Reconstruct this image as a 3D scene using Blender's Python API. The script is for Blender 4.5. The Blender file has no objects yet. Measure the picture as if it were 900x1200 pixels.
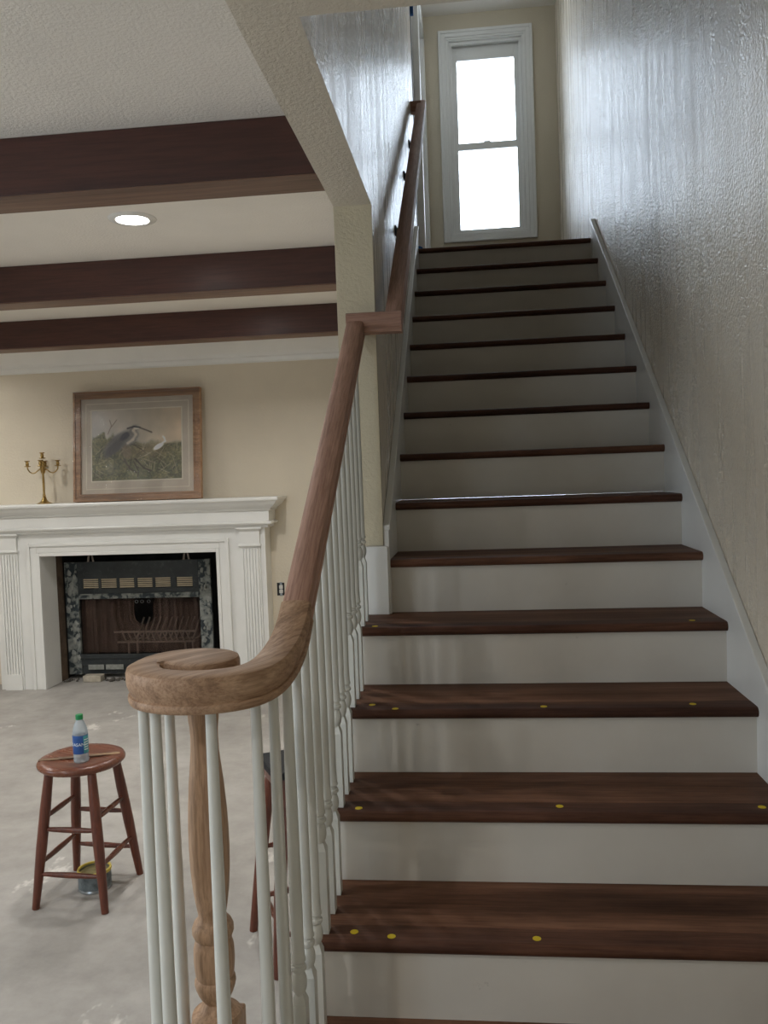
import bpy, bmesh, math, random
import numpy as np
from mathutils import Vector, Matrix
random.seed(7)
C = bpy.context.scene.collection
SC = bpy.context.scene
PI = math.pi

# ------------------------------------------------------------------ camera
cam_d = bpy.data.cameras.new('camera')
cam = bpy.data.objects.new('camera', cam_d); C.objects.link(cam)
cam_d.sensor_fit = 'VERTICAL'; cam_d.sensor_height = 24.0
cam_d.lens = 24.0 * 993.72 / 1200.0
cam_d.clip_start = 0.02; cam_d.clip_end = 100
CR = Matrix(((0.9939078718505134, 0.030797266265331955, 0.10582377173473685),
             (0.10422920336843206, 0.04945156867785536, -0.9933231173794766),
             (-0.03582478804913536, 0.9983015930799077, 0.045940328855515696)))
cam.matrix_world = Matrix.Translation((0.37973821, -1.24977795, 1.54911161)) @ CR.to_4x4()
SC.camera = cam
SC.view_settings.view_transform = 'Standard'
SC.view_settings.look = 'None'
SC.view_settings.gamma = 1.0
SC.view_settings.use_curve_mapping = False
SC.view_settings.exposure = -0.27

# ------------------------------------------------------------------ world (bright overcast daylight)
W = bpy.data.worlds.new('World'); SC.world = W; W.use_nodes = True
bg = W.node_tree.nodes['Background']
bg.inputs[0].default_value = (0.74, 0.86, 1.0, 1); bg.inputs[1].default_value = 13.0

def portal(loc, rot, sx, sy):
    l = bpy.data.lights.new('window_portal', 'AREA'); l.shape = 'RECTANGLE'; l.size = sx; l.size_y = sy
    l.cycles.is_portal = True
    o = bpy.data.objects.new('window_portal', l); C.objects.link(o)
    o.location = loc; o.rotation_euler = rot
portal((0.575, 5.80, 4.17), (-PI/2, 0, 0), 0.60, 1.56)      # stair window, facing -Y into the house
portal((-4.72, -.5, 1.575), (0, -PI/2, 0), 1.15, 2.0)      # added room window on the far left, facing +X
portal((-2.55, -3.62, 1.45), (PI/2, 0, 0), .9, 1.4)         # added room window behind the camera, facing +Y

# ------------------------------------------------------------------ material helpers
def newmat(name):
    m = bpy.data.materials.new(name); m.use_nodes = True
    nt = m.node_tree; b = nt.nodes['Principled BSDF']
    return m, nt, b
def N(nt, t, **kw):
    n = nt.nodes.new(t)
    for k, v in kw.items(): setattr(n, k, v)
    return n
def coords(nt, scale=(1, 1, 1), rot=(0, 0, 0)):
    tc = N(nt, 'ShaderNodeTexCoord'); mp = N(nt, 'ShaderNodeMapping')
    mp.inputs['Scale'].default_value = scale; mp.inputs['Rotation'].default_value = rot
    if rot != (0, 0, 0):      # turn first, then stretch
        mp.inputs['Rotation'].default_value = (0, 0, 0)
        m0 = N(nt, 'ShaderNodeMapping'); m0.inputs['Rotation'].default_value = rot
        nt.links.new(tc.outputs['Object'], m0.inputs['Vector']); nt.links.new(m0.outputs[0], mp.inputs['Vector'])
    else: nt.links.new(tc.outputs['Object'], mp.inputs['Vector'])
    return mp.outputs[0]
def noise(nt, vec, scale, detail=4, rough=.55, dist=0):
    n = N(nt, 'ShaderNodeTexNoise'); n.inputs['Scale'].default_value = scale
    n.inputs['Detail'].default_value = detail; n.inputs['Roughness'].default_value = rough
    n.inputs['Distortion'].default_value = dist
    nt.links.new(vec, n.inputs['Vector']); return n.outputs['Fac']
def ramp(nt, fac, stops):
    r = N(nt, 'ShaderNodeValToRGB'); e = r.color_ramp.elements
    while len(e) < len(stops): e.new(.5)
    for el, (p, c) in zip(e, stops):
        el.position = p; el.color = (c[0], c[1], c[2], 1) if not isinstance(c, (int, float)) else (c, c, c, 1)
    nt.links.new(fac, r.inputs[0]); return r.outputs[0]
def mix(nt, fac, a, b, mode='MIX'):
    m = N(nt, 'ShaderNodeMix', data_type='RGBA', blend_type=mode)
    for s, v in ((m.inputs['Factor'], fac), (m.inputs['A'], a), (m.inputs['B'], b)):
        if hasattr(v, 'is_linked') or hasattr(v, 'links'): nt.links.new(v, s)
        elif isinstance(v, (int, float)): s.default_value = v
        else: s.default_value = (v[0], v[1], v[2], 1)
    return m.outputs['Result']
def bump(nt, b, h, strength=.3, dist=.002):
    n = N(nt, 'ShaderNodeBump'); n.inputs['Strength'].default_value = strength; n.inputs['Distance'].default_value = dist
    nt.links.new(h, n.inputs['Height']); nt.links.new(n.outputs[0], b.inputs['Normal'])
def srgb(r, g, b):
    f = lambda c: (c/255/12.92) if c/255 <= .04045 else ((c/255+.055)/1.055)**2.4
    return (f(r), f(g), f(b))
def plain(name, col, rough=.5, metal=0, spec=.5, var=.06, nscale=8):
    m, nt, b = newmat(name)
    f = noise(nt, coords(nt), nscale, 3)
    lo = tuple(c*(1-var) for c in col); hi = tuple(min(1, c*(1+var)) for c in col)
    nt.links.new(ramp(nt, f, [(.3, lo), (.7, hi)]), b.inputs['Base Color'])
    b.inputs['Roughness'].default_value = rough; b.inputs['Metallic'].default_value = metal
    b.inputs['Specular IOR Level'].default_value = spec
    return m
def plaster(name, col, rough=.45, bs=.35, scale=70, dist=.004, streak=False):
    m, nt, b = newmat(name)
    v = coords(nt)
    f = noise(nt, v, 2.5, 3)
    nt.links.new(ramp(nt, f, [(.3, tuple(c*.96 for c in col)), (.7, tuple(min(1, c*1.03) for c in col))]), b.inputs['Base Color'])
    h = noise(nt, v, scale, 3, .6)
    h2 = ramp(nt, h, [(.38, 0.0), (.62, 1.0)])
    if streak:      # sheen varies in soft bands where the roller ran down the wall
        rr = ramp(nt, noise(nt, coords(nt, (1, 5, .6)), 1.6, 2, .5), [(.3, .35), (.7, 1.0)])
        nt.links.new(rr, b.inputs['Specular IOR Level']); 
        r2 = ramp(nt, noise(nt, coords(nt, (1, 7, .5)), 1.7, 2.5, .5), [(0, rough-.19), (1, rough+.15)]); nt.links.new(r2, b.inputs['Roughness'])
    else: b.inputs['Roughness'].default_value = rough
    bump(nt, b, h2, bs, dist)
    return m
def wood(name, dark, mid, light, axis='x', rough=.4, fine=60, coarse=6, rot=(0, 0, 0), bs=.15, spec=.5, stain=0):
    m, nt, b = newmat(name)
    lo = .045
    sc = {'x': (lo, 1, 1), 'y': (1, lo, 1), 'z': (1, 1, lo)}[axis]
    v = coords(nt, sc, rot)
    f1 = noise(nt, v, coarse*2.2, 5, .6, .6); f2 = noise(nt, v, fine*3.2, 3, .7)
    c1 = ramp(nt, f1, [(.28, dark), (.5, mid), (.74, light)])
    c2 = ramp(nt, f2, [(.38, (.60, .56, .53)), (.58, (1, 1, 1))])
    col = mix(nt, .75, c1, c2, 'MULTIPLY')
    if stain:
        f3 = noise(nt, coords(nt, (.5, 1, 1)), 4, 5, .65)
        col = mix(nt, stain, col, ramp(nt, f3, [(.35, (.35, .33, .33)), (.6, (1.0, 1.0, 1.0))]), 'MULTIPLY')
    nt.links.new(col, b.inputs['Base Color'])
    nt.links.new(ramp(nt, f1, [(.3, rough+.08), (.7, rough-.05)]), b.inputs['Roughness'])
    b.inputs['Specular IOR Level'].default_value = spec
    bump(nt, b, f2, bs, .001)
    return m

CREAM = srgb(206, 193, 166)
M = {}
M['wall'] = plaster('cream_wall_paint', srgb(214, 204, 184), .5, .25, 60, .003)
M['column'] = plaster('cream_column_paint', srgb(203, 193, 166), .55, .3, 90, .003)
M['wall_gloss'] = plaster('cream_stairwell_paint', srgb(220, 209, 190), .31, .75, 95, .003, True)
M['ceiling'] = plaster('textured_ceiling_paint', srgb(240, 236, 228), .7, .3, 95, .003)
M['soffit'] = plaster('cream_soffit_paint', srgb(218, 211, 196), .65, .4, 100, .003)
M['farwall'] = plaster('cream_far_wall_paint', srgb(200, 190, 168), .5, .2, 80, .002)
M['white'] = plain('white_trim_paint', srgb(226, 226, 222), .32, nscale=4, var=.03)
M['riserw'] = None
M['baluster'] = plain('white_baluster_paint', srgb(210, 211, 204), .38, var=.03)
SL = math.atan(.18/.2581)
M['oak'] = wood('raw_red_oak', srgb(150, 114, 98), srgb(176, 139, 121), srgb(196, 160, 142), 'y', .55, 70, 9, (-SL, 0, 0), .25, .35)
M['oak_x'] = wood('raw_red_oak_cross', srgb(150, 114, 98), srgb(176, 139, 121), srgb(196, 160, 142), 'x', .55, 70, 9, (0, 0, 0), .25, .35)
M['oak_v'] = wood('raw_oak_volute', srgb(132, 104, 82), srgb(170, 138, 110), srgb(192, 161, 132), 'x', .55, 60, 14, (0, 0, -.9), .3, .35)
M['oak_z'] = wood('raw_oak_newel', srgb(152, 120, 94), srgb(184, 150, 120), srgb(204, 172, 142), 'z', .55, 60, 12, (0, 0, 0), .25, .35)
M['tread'] = wood('stained_walnut_tread', srgb(78, 52, 38), srgb(116, 80, 60), srgb(146, 106, 82), 'x', .58, 50, 5, (0, 0, 0), .2, .2, .6)
M['tread_dark'] = wood('dark_stained_tread_nosing', srgb(64, 42, 33), srgb(96, 64, 49), srgb(124, 88, 68), 'x', .54, 50, 5, (0, 0, 0), .2, .2, .7)
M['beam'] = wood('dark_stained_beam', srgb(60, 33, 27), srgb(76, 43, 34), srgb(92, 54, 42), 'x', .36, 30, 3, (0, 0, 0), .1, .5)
M['beam_under'] = wood('beam_underside_bounce_tone', srgb(92, 68, 54), srgb(124, 94, 76), srgb(150, 118, 96), 'x', .45, 30, 4, (0, 0, 0), .1, .5)  # beam stain lightened: bounce from the floor put into the colour
M['stool'] = wood('reddish_brown_stool_wood', srgb(80, 40, 28), srgb(102, 54, 38), srgb(120, 66, 46), 'z', .3, 40, 6, (0, 0, 0), .08, .5)
M['stool_x'] = wood('reddish_brown_seat_wood', srgb(88, 48, 34), srgb(112, 64, 46), srgb(130, 80, 58), 'x', .28, 40, 6, (0, 0, .4), .08, .5)
M['frame_wood'] = wood('gilded_brown_frame_wood', srgb(150, 108, 72), srgb(188, 142, 100), srgb(214, 174, 130), 'x', .35, 40, 8, (0, 0, 0), .1, .5)
M['brass'] = plain('aged_brass', (.42, .29, .11), .28, 1, var=.25, nscale=40)
M['black_metal'] = plain('black_bracket_metal', (.02, .02, .022), .4, .6)
M['black'] = plain('matte_black', (.012, .012, .012), .6)
M['blackpad'] = plain('black_seat_vinyl', (.012, .013, .015), .6, spec=.2)
M['outlet'] = plain('white_outlet_plastic', srgb(215, 212, 205), .4)
M['yellow'] = plain('yellow_sticker_paper', srgb(214, 188, 20), .6, var=.05)
M['bluetape'] = plain('blue_painter_tape', srgb(30, 92, 160), .7, var=.15, nscale=30)
M['soot'] = plain('sooty_masonry', (.018, .016, .015), .95, var=.6, nscale=9)
M['grate'] = plain('lightened_iron_grate', (.24, .20, .165), .7, .0)  # iron lightened in place of light inside the firebox
M['green'] = plain('green_bottle_cap', srgb(10, 130, 70), .4)
M['label'] = plain('blue_bottle_label', srgb(40, 84, 150), .35, var=.2, nscale=30)
M['label2'] = plain('teal_label_panel', srgb(70, 160, 170), .35, var=.2, nscale=60)
M['paper'] = plain('pale_label_print', srgb(225, 235, 240), .5)
M['can'] = plain('paint_can_steel', srgb(150, 155, 158), .3, .8, var=.15)
M['canlabel'] = plain('grey_blue_can_label', srgb(96, 104, 106), .5, var=.5, nscale=40)
M['yellowpaint'] = plain('yellow_paint_film', srgb(204, 182, 84), .5, var=.1)
M['oldpaint'] = plain('dried_yellow_grey_paint', srgb(132, 122, 78), .6, var=.3, nscale=40)
M['stick'] = wood('stained_stir_stick', srgb(70, 50, 38), srgb(140, 112, 84), srgb(180, 150, 112), 'x', .6, 30, 10)
M['matboard'] = plain('grey_beige_mat_board', srgb(214, 202, 184), .8)
M['matline'] = plain('cream_mat_line', srgb(240, 232, 214), .8)
M['brick'] = plain('dusty_brick', srgb(176, 168, 152), .9, var=.2, nscale=20)
M['rubble'] = plain('mortar_rubble', srgb(84, 80, 74), .95, var=.5, nscale=40)
M['bluestrip'] = plain('blue_grey_door_edge', srgb(120, 132, 150), .5)

def m_concrete():
    m, nt, b = newmat('bare_concrete_slab')
    v = coords(nt)
    a = noise(nt, v, 1.1, 6, .62, .3); c = noise(nt, v, 7, 8, .7); s = noise(nt, coords(nt, (1, .55, 1)), 3.2, 5, .7)
    col = ramp(nt, a, [(.3, srgb(146, 142, 136)), (.52, srgb(168, 164, 158)), (.7, srgb(186, 182, 176))])
    col = mix(nt, .6, col, ramp(nt, c, [(.35, (.74, .73, .72)), (.6, (1, 1, 1))]), 'MULTIPLY')
    col = mix(nt, ramp(nt, s, [(.62, 0.0), (.67, .55)]), col, srgb(226, 222, 214))
    nt.links.new(col, b.inputs['Base Color']); b.inputs['Roughness'].default_value = .72
    bump(nt, b, c, .35, .003); return m
M['concrete'] = m_concrete()
def m_riser():
    m, nt, b = newmat('white_riser_paint')
    v = coords(nt)
    f = noise(nt, v, 3, 4); s = noise(nt, coords(nt, (1, 1, 1.6)), 11, 5, .7)
    col = ramp(nt, f, [(.3, srgb(205, 200, 190)), (.7, srgb(216, 212, 203))])
    col = mix(nt, ramp(nt, s, [(.70, 0.0), (.76, .35)]), col, srgb(120, 110, 98))
    nt.links.new(col, b.inputs['Base Color']); b.inputs['Roughness'].default_value = .38; return m
M['riserw'] = m_riser()
def m_steel():
    m, nt, b = newmat('fireplace_steel_with_mortar')
    v = coords(nt)
    f = noise(nt, v, 6, 4, .6); g = noise(nt, v, 30, 4, .6)
    col = ramp(nt, f, [(.3, srgb(34, 38, 40)), (.7, srgb(54, 59, 60))])
    col = mix(nt, ramp(nt, g, [(.56, 0.0), (.75, .35)]), col, srgb(100, 104, 100))
    nt.links.new(col, b.inputs['Base Color']); b.inputs['Roughness'].default_value = .55; b.inputs['Metallic'].default_value = .2
    return m
M['steel'] = m_steel()
def m_mortar():
    m, nt, b = newmat('steel_smeared_with_mortar')
    v = coords(nt)
    f = noise(nt, v, 14, 6, .6, .4)
    col = ramp(nt, f, [(.46, srgb(46, 54, 58)), (.52, srgb(112, 116, 112)), (.7, srgb(150, 152, 146))])
    nt.links.new(col, b.inputs['Base Color']); b.inputs['Roughness'].default_value = .9
    bump(nt, b, f, .8, .01); return m
M['mortar'] = m_mortar()
def m_curtain():
    m, nt, b = newmat('brown_mesh_curtain')
    b.inputs['Base Color'].default_value = (*srgb(92, 72, 62), 1); b.inputs['Roughness'].default_value = .6; b.inputs['Metallic'].default_value = .3
    wv = N(nt, 'ShaderNodeTexNoise'); nt.links.new(coords(nt, (1, 1, .03)), wv.inputs['Vector']); wv.inputs['Scale'].default_value = 60
    nt.links.new(ramp(nt, wv.outputs['Fac'], [(.3, srgb(74, 56, 48)), (.7, srgb(112, 90, 78))]), b.inputs['Base Color'])
    t = N(nt, 'ShaderNodeBsdfTransparent'); mx = N(nt, 'ShaderNodeMixShader'); mx.inputs[0].default_value = .5
    nt.links.new(t.outputs[0], mx.inputs[1]); nt.links.new(b.outputs[0], mx.inputs[2])
    nt.links.new(mx.outputs[0], nt.nodes['Material Output'].inputs[0]); return m
M['curtain'] = m_curtain()
def m_glass(name, tint=(1, 1, 1), refl=.08, rough=.02, wrinkle=False, body=0, bodycol=(1, 1, 1)):
    m, nt, b = newmat(name); nt.nodes.remove(b)
    t = N(nt, 'ShaderNodeBsdfTransparent'); t.inputs[0].default_value = (*tint, 1)
    g = N(nt, 'ShaderNodeBsdfGlossy'); g.inputs['Roughness'].default_value = rough
    lw = N(nt, 'ShaderNodeFresnel'); lw.inputs[0].default_value = 1.45
    mx = N(nt, 'ShaderNodeMixShader'); nt.links.new(lw.outputs[0], mx.inputs[0])
    nt.links.new(t.outputs[0], mx.inputs[1]); nt.links.new(g.outputs[0], mx.inputs[2]); out = mx.outputs[0]
    if body:
        d = N(nt, 'ShaderNodeBsdfDiffuse'); d.inputs[0].default_value = (*bodycol, 1)
        m2 = N(nt, 'ShaderNodeMixShader'); m2.inputs[0].default_value = body
        nt.links.new(out, m2.inputs[1]); nt.links.new(d.outputs[0], m2.inputs[2]); out = m2.outputs[0]
    if wrinkle:
        v = coords(nt, (1, 1, 1)); f = noise(nt, v, 9, 5, .6, 1.5)
        bp = N(nt, 'ShaderNodeBump'); bp.inputs['Strength'].default_value = .6; bp.inputs['Distance'].default_value = .01
        nt.links.new(f, bp.inputs['Height']); nt.links.new(bp.outputs[0], g.inputs['Normal']); nt.links.new(bp.outputs[0], lw.inputs['Normal'])
    nt.links.new(out, nt.nodes['Material Output'].inputs[0]); return m
M['glass'] = m_glass('window_glass')
M['wrap'] = m_glass('clear_shrink_wrap', rough=.12, wrinkle=True, body=.05, bodycol=(.9, .9, .9))
M['bottle'] = m_glass('clear_bottle_plastic', (.88, .93, .96), rough=.08, body=.32, bodycol=srgb(235, 242, 246))
def m_emit(name, col, s):
    m, nt, b = newmat(name); b.inputs['Emission Color'].default_value = (*col, 1); b.inputs['Emission Strength'].default_value = s
    b.inputs['Base Color'].default_value = (1, 1, 1, 1); return m
M['lamp'] = m_emit('lit_downlight_lens', (1, .95, .90), 25)

# ------------------------------------------------------------------ mesh helpers
class MB:
    def __init__(s): s.v = []; s.f = []
    def add(s, vs, fs):
        o = len(s.v); s.v += [tuple(p) for p in vs]; s.f += [tuple(i+o for i in f) for f in fs]
    def box(s, x0, x1, y0, y1, z0, z1):
        x0, x1 = sorted((x0, x1)); y0, y1 = sorted((y0, y1)); z0, z1 = sorted((z0, z1))
        s.add([(x0,y0,z0),(x1,y0,z0),(x1,y1,z0),(x0,y1,z0),(x0,y0,z1),(x1,y0,z1),(x1,y1,z1),(x0,y1,z1)],
              [(0,3,2,1),(4,5,6,7),(0,1,5,4),(1,2,6,5),(2,3,7,6),(3,0,4,7)])
        return s
    def prism(s, poly, a0, a1, axis='x'):   # poly in the two other axes, extruded along axis
        n = len(poly)
        def p(u, v, a): return {'x': (a, u, v), 'y': (u, a, v), 'z': (u, v, a)}[axis]
        s.add([p(u, v, a0) for u, v in poly]+[p(u, v, a1) for u, v in poly],
              [tuple(range(n)), tuple(range(2*n-1, n-1, -1))]+[(i, i+n, (i+1) % n+n, (i+1) % n) for i in range(n)])
        return s
    def lathe(s, prof, c=(0, 0, 0), n=20, caps=True, T=None):   # prof = [(r, z)]
        vs = []
        for r, z in prof:
            for i in range(n):
                a = 2*PI*i/n; vs.append(Vector((c[0]+r*math.cos(a), c[1]+r*math.sin(a), c[2]+z)))
        if T: vs = [T @ v for v in vs]
        fs = [(j*n+i, j*n+(i+1) % n, (j+1)*n+(i+1) % n, (j+1)*n+i) for j in range(len(prof)-1) for i in range(n)]
        if caps: fs += [tuple(range(n-1, -1, -1)), tuple(range((len(prof)-1)*n, len(prof)*n))]
        s.add(vs, fs); return s
    def tube(s, pts, r, n=10, caps=True):   # r number or list
        pts = [Vector(p) for p in pts]; m = len(pts)
        rs = [r]*m if isinstance(r, (int, float)) else r
        up = Vector((0, 0, 1)); vs = []
        t0 = (pts[1]-pts[0]).normalized()
        if abs(t0.dot(up)) > .95: up = Vector((1, 0, 0))
        for i in range(m):
            t = (pts[min(i+1, m-1)]-pts[max(i-1, 0)]).normalized()
            a = t.cross(up).normalized(); b = a.cross(t).normalized()
            for k in range(n):
                q = 2*PI*k/n; vs.append(pts[i]+a*math.cos(q)*rs[i]+b*math.sin(q)*rs[i])
        fs = [(j*n+i, j*n+(i+1) % n, (j+1)*n+(i+1) % n, (j+1)*n+i) for j in range(m-1) for i in range(n)]
        if caps: fs += [tuple(range(n-1, -1, -1)), tuple(range((m-1)*n, m*n))]
        s.add(vs, fs); return s
    def sweep(s, pts, prof, caps=True):     # prof closed [(w,h)] ; lateral horizontal, up perpendicular to path
        pts = [Vector(p) for p in pts]; m = len(pts); n = len(prof); vs = []
        for i in range(m):
            t = (pts[min(i+1, m-1)]-pts[max(i-1, 0)]).normalized()
            lat = t.cross(Vector((0, 0, 1))).normalized(); up = lat.cross(t).normalized()
            for w, h in prof: vs.append(pts[i]+lat*w+up*h)
        fs = [(j*n+i, (j+1)*n+i, (j+1)*n+(i+1) % n, j*n+(i+1) % n) for j in range(m-1) for i in range(n)]
        if caps: fs += [tuple(range(n)), tuple(range(m*n-1, (m-1)*n-1, -1))]
        s.add(vs, fs); return s
    def mould(s, path, prof, closed=False):  # path [(x,y)], prof [(out,z)] closed polygon, outward = right of travel
        P = [Vector((p[0], p[1])) for p in path]; m = len(P); n = len(prof); vs = []
        for i in range(m):
            d1 = (P[i]-P[i-1]).normalized() if (i > 0 or closed) else (P[1]-P[0]).normalized()
            d2 = (P[(i+1) % m]-P[i]).normalized() if (i < m-1 or closed) else d1
            n1 = Vector((d1.y, -d1.x)); n2 = Vector((d2.y, -d2.x)); b = (n1+n2).normalized(); k = 1/max(.3, b.dot(n1))
            for o, z in prof: q = P[i]+b*o*k; vs.append((q.x, q.y, z))
        rng = m if closed else m-1
        fs = [(j*n+i, ((j+1) % m)*n+i, ((j+1) % m)*n+(i+1) % n, j*n+(i+1) % n) for j in range(rng) for i in range(n)]
        if not closed: fs += [tuple(range(n)), tuple(range(m*n-1, (m-1)*n-1, -1))]
        s.add(vs, fs); return s

def rootloc(o):
    while o.parent: o = o.parent
    return Vector(o.location)
def obj(name, mb, mat, parent=None, smooth=None, bevel=0, label=None):
    me = bpy.data.meshes.new(name)
    off = rootloc(parent) if parent else Vector((0, 0, 0))
    me.from_pydata([tuple(Vector(v)-off) for v in mb.v], [], mb.f); me.validate()
    bm = bmesh.new(); bm.from_mesh(me); bmesh.ops.recalc_face_normals(bm, faces=bm.faces); bm.to_mesh(me); bm.free()
    if mat: me.materials.append(M[mat] if isinstance(mat, str) else mat)
    o = bpy.data.objects.new(name, me); C.objects.link(o)
    if parent: o.parent = parent
    if smooth:
        me.shade_smooth(); me.set_sharp_from_angle(angle=math.radians(smooth))
    if bevel:
        b = o.modifiers.new('bevel', 'BEVEL'); b.width = bevel; b.segments = 2; b.limit_method = 'ANGLE'
    if label: o['label'] = label
    return o
def thing(name, label, cat, loc, group=None):
    o = bpy.data.objects.new(name, None); C.objects.link(o); o.location = loc; o.empty_display_size = .1
    o['label'] = label; o['category'] = cat
    if group: o['group'] = group
    return o
def tag(o, label, cat, group=None):
    o['label'] = label; o['category'] = cat
    if group: o['group'] = group
    return o
def struct(name, mb, mat, label, **kw):
    o = obj(name, mb, mat, None, **kw); o['kind'] = 'structure'; o['label'] = label; o['category'] = name.split('_')[0].split('.')[0]
    return o
def copyobj(src, parent, d):
    c = src.copy(); C.objects.link(c); c.parent = parent; c.location = Vector(src.location)+Vector(d); return c

# ------------------------------------------------------------------ setting
RISE, RUN = .18, .2581; S_ = RISE/RUN
XR, XWR = 1.105, 1.123           # right skirt face, right wall face
XL, XWL = .0965, .0765           # left skirt face, left wall face
CX0, CY = -.046, 1.541           # column left face, front face
SOF, CEIL = 2.425, 2.60
YB = 4.98                        # fireplace wall face
YW = 5.639                       # stair window wall face
XN, YN = -4.6, -3.5
struct('floor', MB().box(XN-.1, 1.25, YN-.1, 5.9, -.12, 0), 'concrete', 'bare patchy grey concrete slab floor')
mb = MB(); OX0, OX1, OZ = -2.885, -1.52, 1.018
mb.box(XN-.1, OX0-.02, YB, YB+.1, 0, CEIL+.1); mb.box(OX1+.02, CX0, YB, YB+.1, 0, CEIL+.1); mb.box(OX0-.02, OX1+.02, YB, YB+.1, OZ+.02, CEIL+.1)
struct('wall_back', mb, 'wall', 'cream wall behind the white fireplace mantel')
LY0, LY1, LZ0, LZ1 = -1.5, .5, 1.0, 2.15
struct('wall_left', MB().box(XN-.1, XN, YN, LY0, 0, CEIL+.1).box(XN-.1, XN, LY1, YB, 0, CEIL+.1).box(XN-.1, XN, LY0, LY1, 0, LZ0).box(XN-.1, XN, LY0, LY1, LZ1, CEIL+.1), 'wall', 'cream wall at the left end of the living room')
mb = MB(); a0, a1, c0, c1 = -3.0, -2.1, .75, 2.15
mb.box(XN, a0, YN-.1, YN, 0, CEIL+.1); mb.box(a1, 1.25, YN-.1, YN, 0, CEIL+.1); mb.box(a0, a1, YN-.1, YN, 0, c0); mb.box(a0, a1, YN-.1, YN, c1, CEIL+.1)
struct('wall_front', mb, 'wall', 'cream wall behind the viewer with an added window opening')
struct('wall_right', MB().box(XWR, XWR+.127, YN, 5.75, 0, 5.3), 'wall_gloss', 'tall glossy cream textured wall on the right of the stairs')
struct('wall_header', MB().box(CX0, XWL, .389, CY, SOF, 5.3), 'wall_gloss', 'cream wall over the open side of the lower stairs')
mb = MB().prism([(CY, 0), (5.08, 0), (5.08, 2.7), (4.17, 2.7), (4.17, 5.3), (CY, 5.3)], CX0, XWL)
struct('wall_stair', mb, 'wall_gloss', 'cream wall on the left of the upper stairs ending in a square column')
# column face and header underside carry matte paint (thin coat boards on the wall end)
struct('ceiling', MB().box(XN-.1, CX0, YN-.1, 5.0, CEIL, CEIL+.12), 'ceiling', 'textured off-white living room ceiling')
struct('ceiling_soffit', MB().box(CX0, XWR, YN, .389, SOF, CEIL+.12), 'soffit', 'lower textured ceiling over the foot of the stairs')
struct('trim_1', MB().box(CX0-.0015, XWL-.0005, .389, CY+.001, SOF-.0006, SOF+.0), 'soffit', 'textured underside of the header beside the stairwell')
struct('trim_2', MB().box(CX0-.002, XWL+.0005, CY-.003, CY, 1.31, SOF), 'column', 'matte cream front face of the column', bevel=.001)
struct('wall_stairwell', MB().box(CX0, XWR, .27, .389, CEIL+.12, 5.3), 'wall', 'cream wall above the stairwell edge')
struct('ceiling_stairwell', MB().box(-1.0, XWR, .3, 5.75, 5.137, 5.3), 'ceiling', 'white ceiling high over the stairwell')
wx0, wx1, wz0, wz1 = .278, .873, 3.425, 4.945
mb = MB(); mb.box(-1.0, wx0, YW, YW+.12, 2.6, 5.2); mb.box(wx1, XWR, YW, YW+.12, 2.6, 5.2); mb.box(wx0, wx1, YW, YW+.12, 2.6, wz0); mb.box(wx0, wx1, YW, YW+.12, wz1, 5.2)
struct('wall_landing', mb, 'farwall', 'cream wall around the tall window at the top of the stairs')
struct('floor_landing', MB().box(-1.0, XR+.017, 15*RUN+.0765, YW, 2.705, 2.8795), 'tread', 'dark wooden landing floor at the top of the stairs')
struct('wall_hall', MB().box(-1.0, -.9, 4.0, YW, 2.88, 5.2).box(-1.0, -.05, 4.0, 4.1, 2.88, 5.2), 'farwall', 'cream wall of the hall beside the landing')
# hall door on the left of the landing
d1 = bpy.data.objects.new('door_1', None); C.objects.link(d1); d1.location = (.05, 4.7, 2.88); d1['kind'] = 'structure'; d1['label'] = 'white door and casing at the left of the landing'; d1['category'] = 'door'
obj('door_slab', MB().box(.02, .055, 4.82, 5.53, 2.89, 4.92), 'white', d1, bevel=.002)
mb = MB().box(.055, .10, 4.72, 4.82, 2.88, 5.0).box(.055, .10, 5.53, 5.632, 2.88, 5.0).box(.055, .10, 4.72, 5.632, 4.92, 5.02)
obj('door_casing', mb, 'white', d1, bevel=.006)
struct('wall_door', MB().box(CX0, .056, 4.66, YW, 2.88, 2.89).box(CX0, .056, 4.66, 4.82, 2.88, 5.13).box(CX0, .056, 5.53, YW, 2.88, 5.13).box(CX0, .056, 4.82, 5.53, 4.92, 5.13), 'white', 'white wall around the landing door')
struct('trim_3', MB().box(XWL-.028, XWL+.004, 4.17, 4.185, 2.95, 5.12), 'bluestrip', 'grey-blue metal edge at the end of the stair wall')

# crown moulding on fireplace wall
cr = [(0, CEIL), (.125, CEIL), (.125, CEIL-.018), (.112, CEIL-.026), (.100, CEIL-.05), (.078, CEIL-.085), (.05, CEIL-.115), (.036, CEIL-.135), (.036, CEIL-.15), (.022, CEIL-.158), (.018, CEIL-.185), (.008, CEIL-.195), (0, CEIL-.195)]
struct('trim_4', MB().mould([(XN, YB-.001), (CX0, YB-.001)], [(o, z-.001) for o, z in cr]), 'white', 'white crown moulding over the fireplace wall', smooth=35)

# window added behind the viewer, unseen, to give the room daylight
w2 = bpy.data.objects.new('added_window_2', None); C.objects.link(w2); w2.location = (-2.55, YN-.05, .75); w2['kind'] = 'structure'; w2['label'] = 'added white framed window behind the viewer'; w2['category'] = 'window'
mb = MB().box(a0, a0+.06, YN-.08, YN-.03, c0, c1).box(a1-.06, a1, YN-.08, YN-.03, c0, c1).box(a0, a1, YN-.08, YN-.03, c0, c0+.06).box(a0, a1, YN-.08, YN-.03, c1-.06, c1).box(a0, a1, YN-.08, YN-.03, 1.42, 1.48)
obj('window_frame', mb, 'white', w2, bevel=.004)
obj('pane', MB().box(a0+.05, a1-.05, YN-.06, YN-.055, c0+.05, c1-.05), 'glass', w2)

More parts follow.
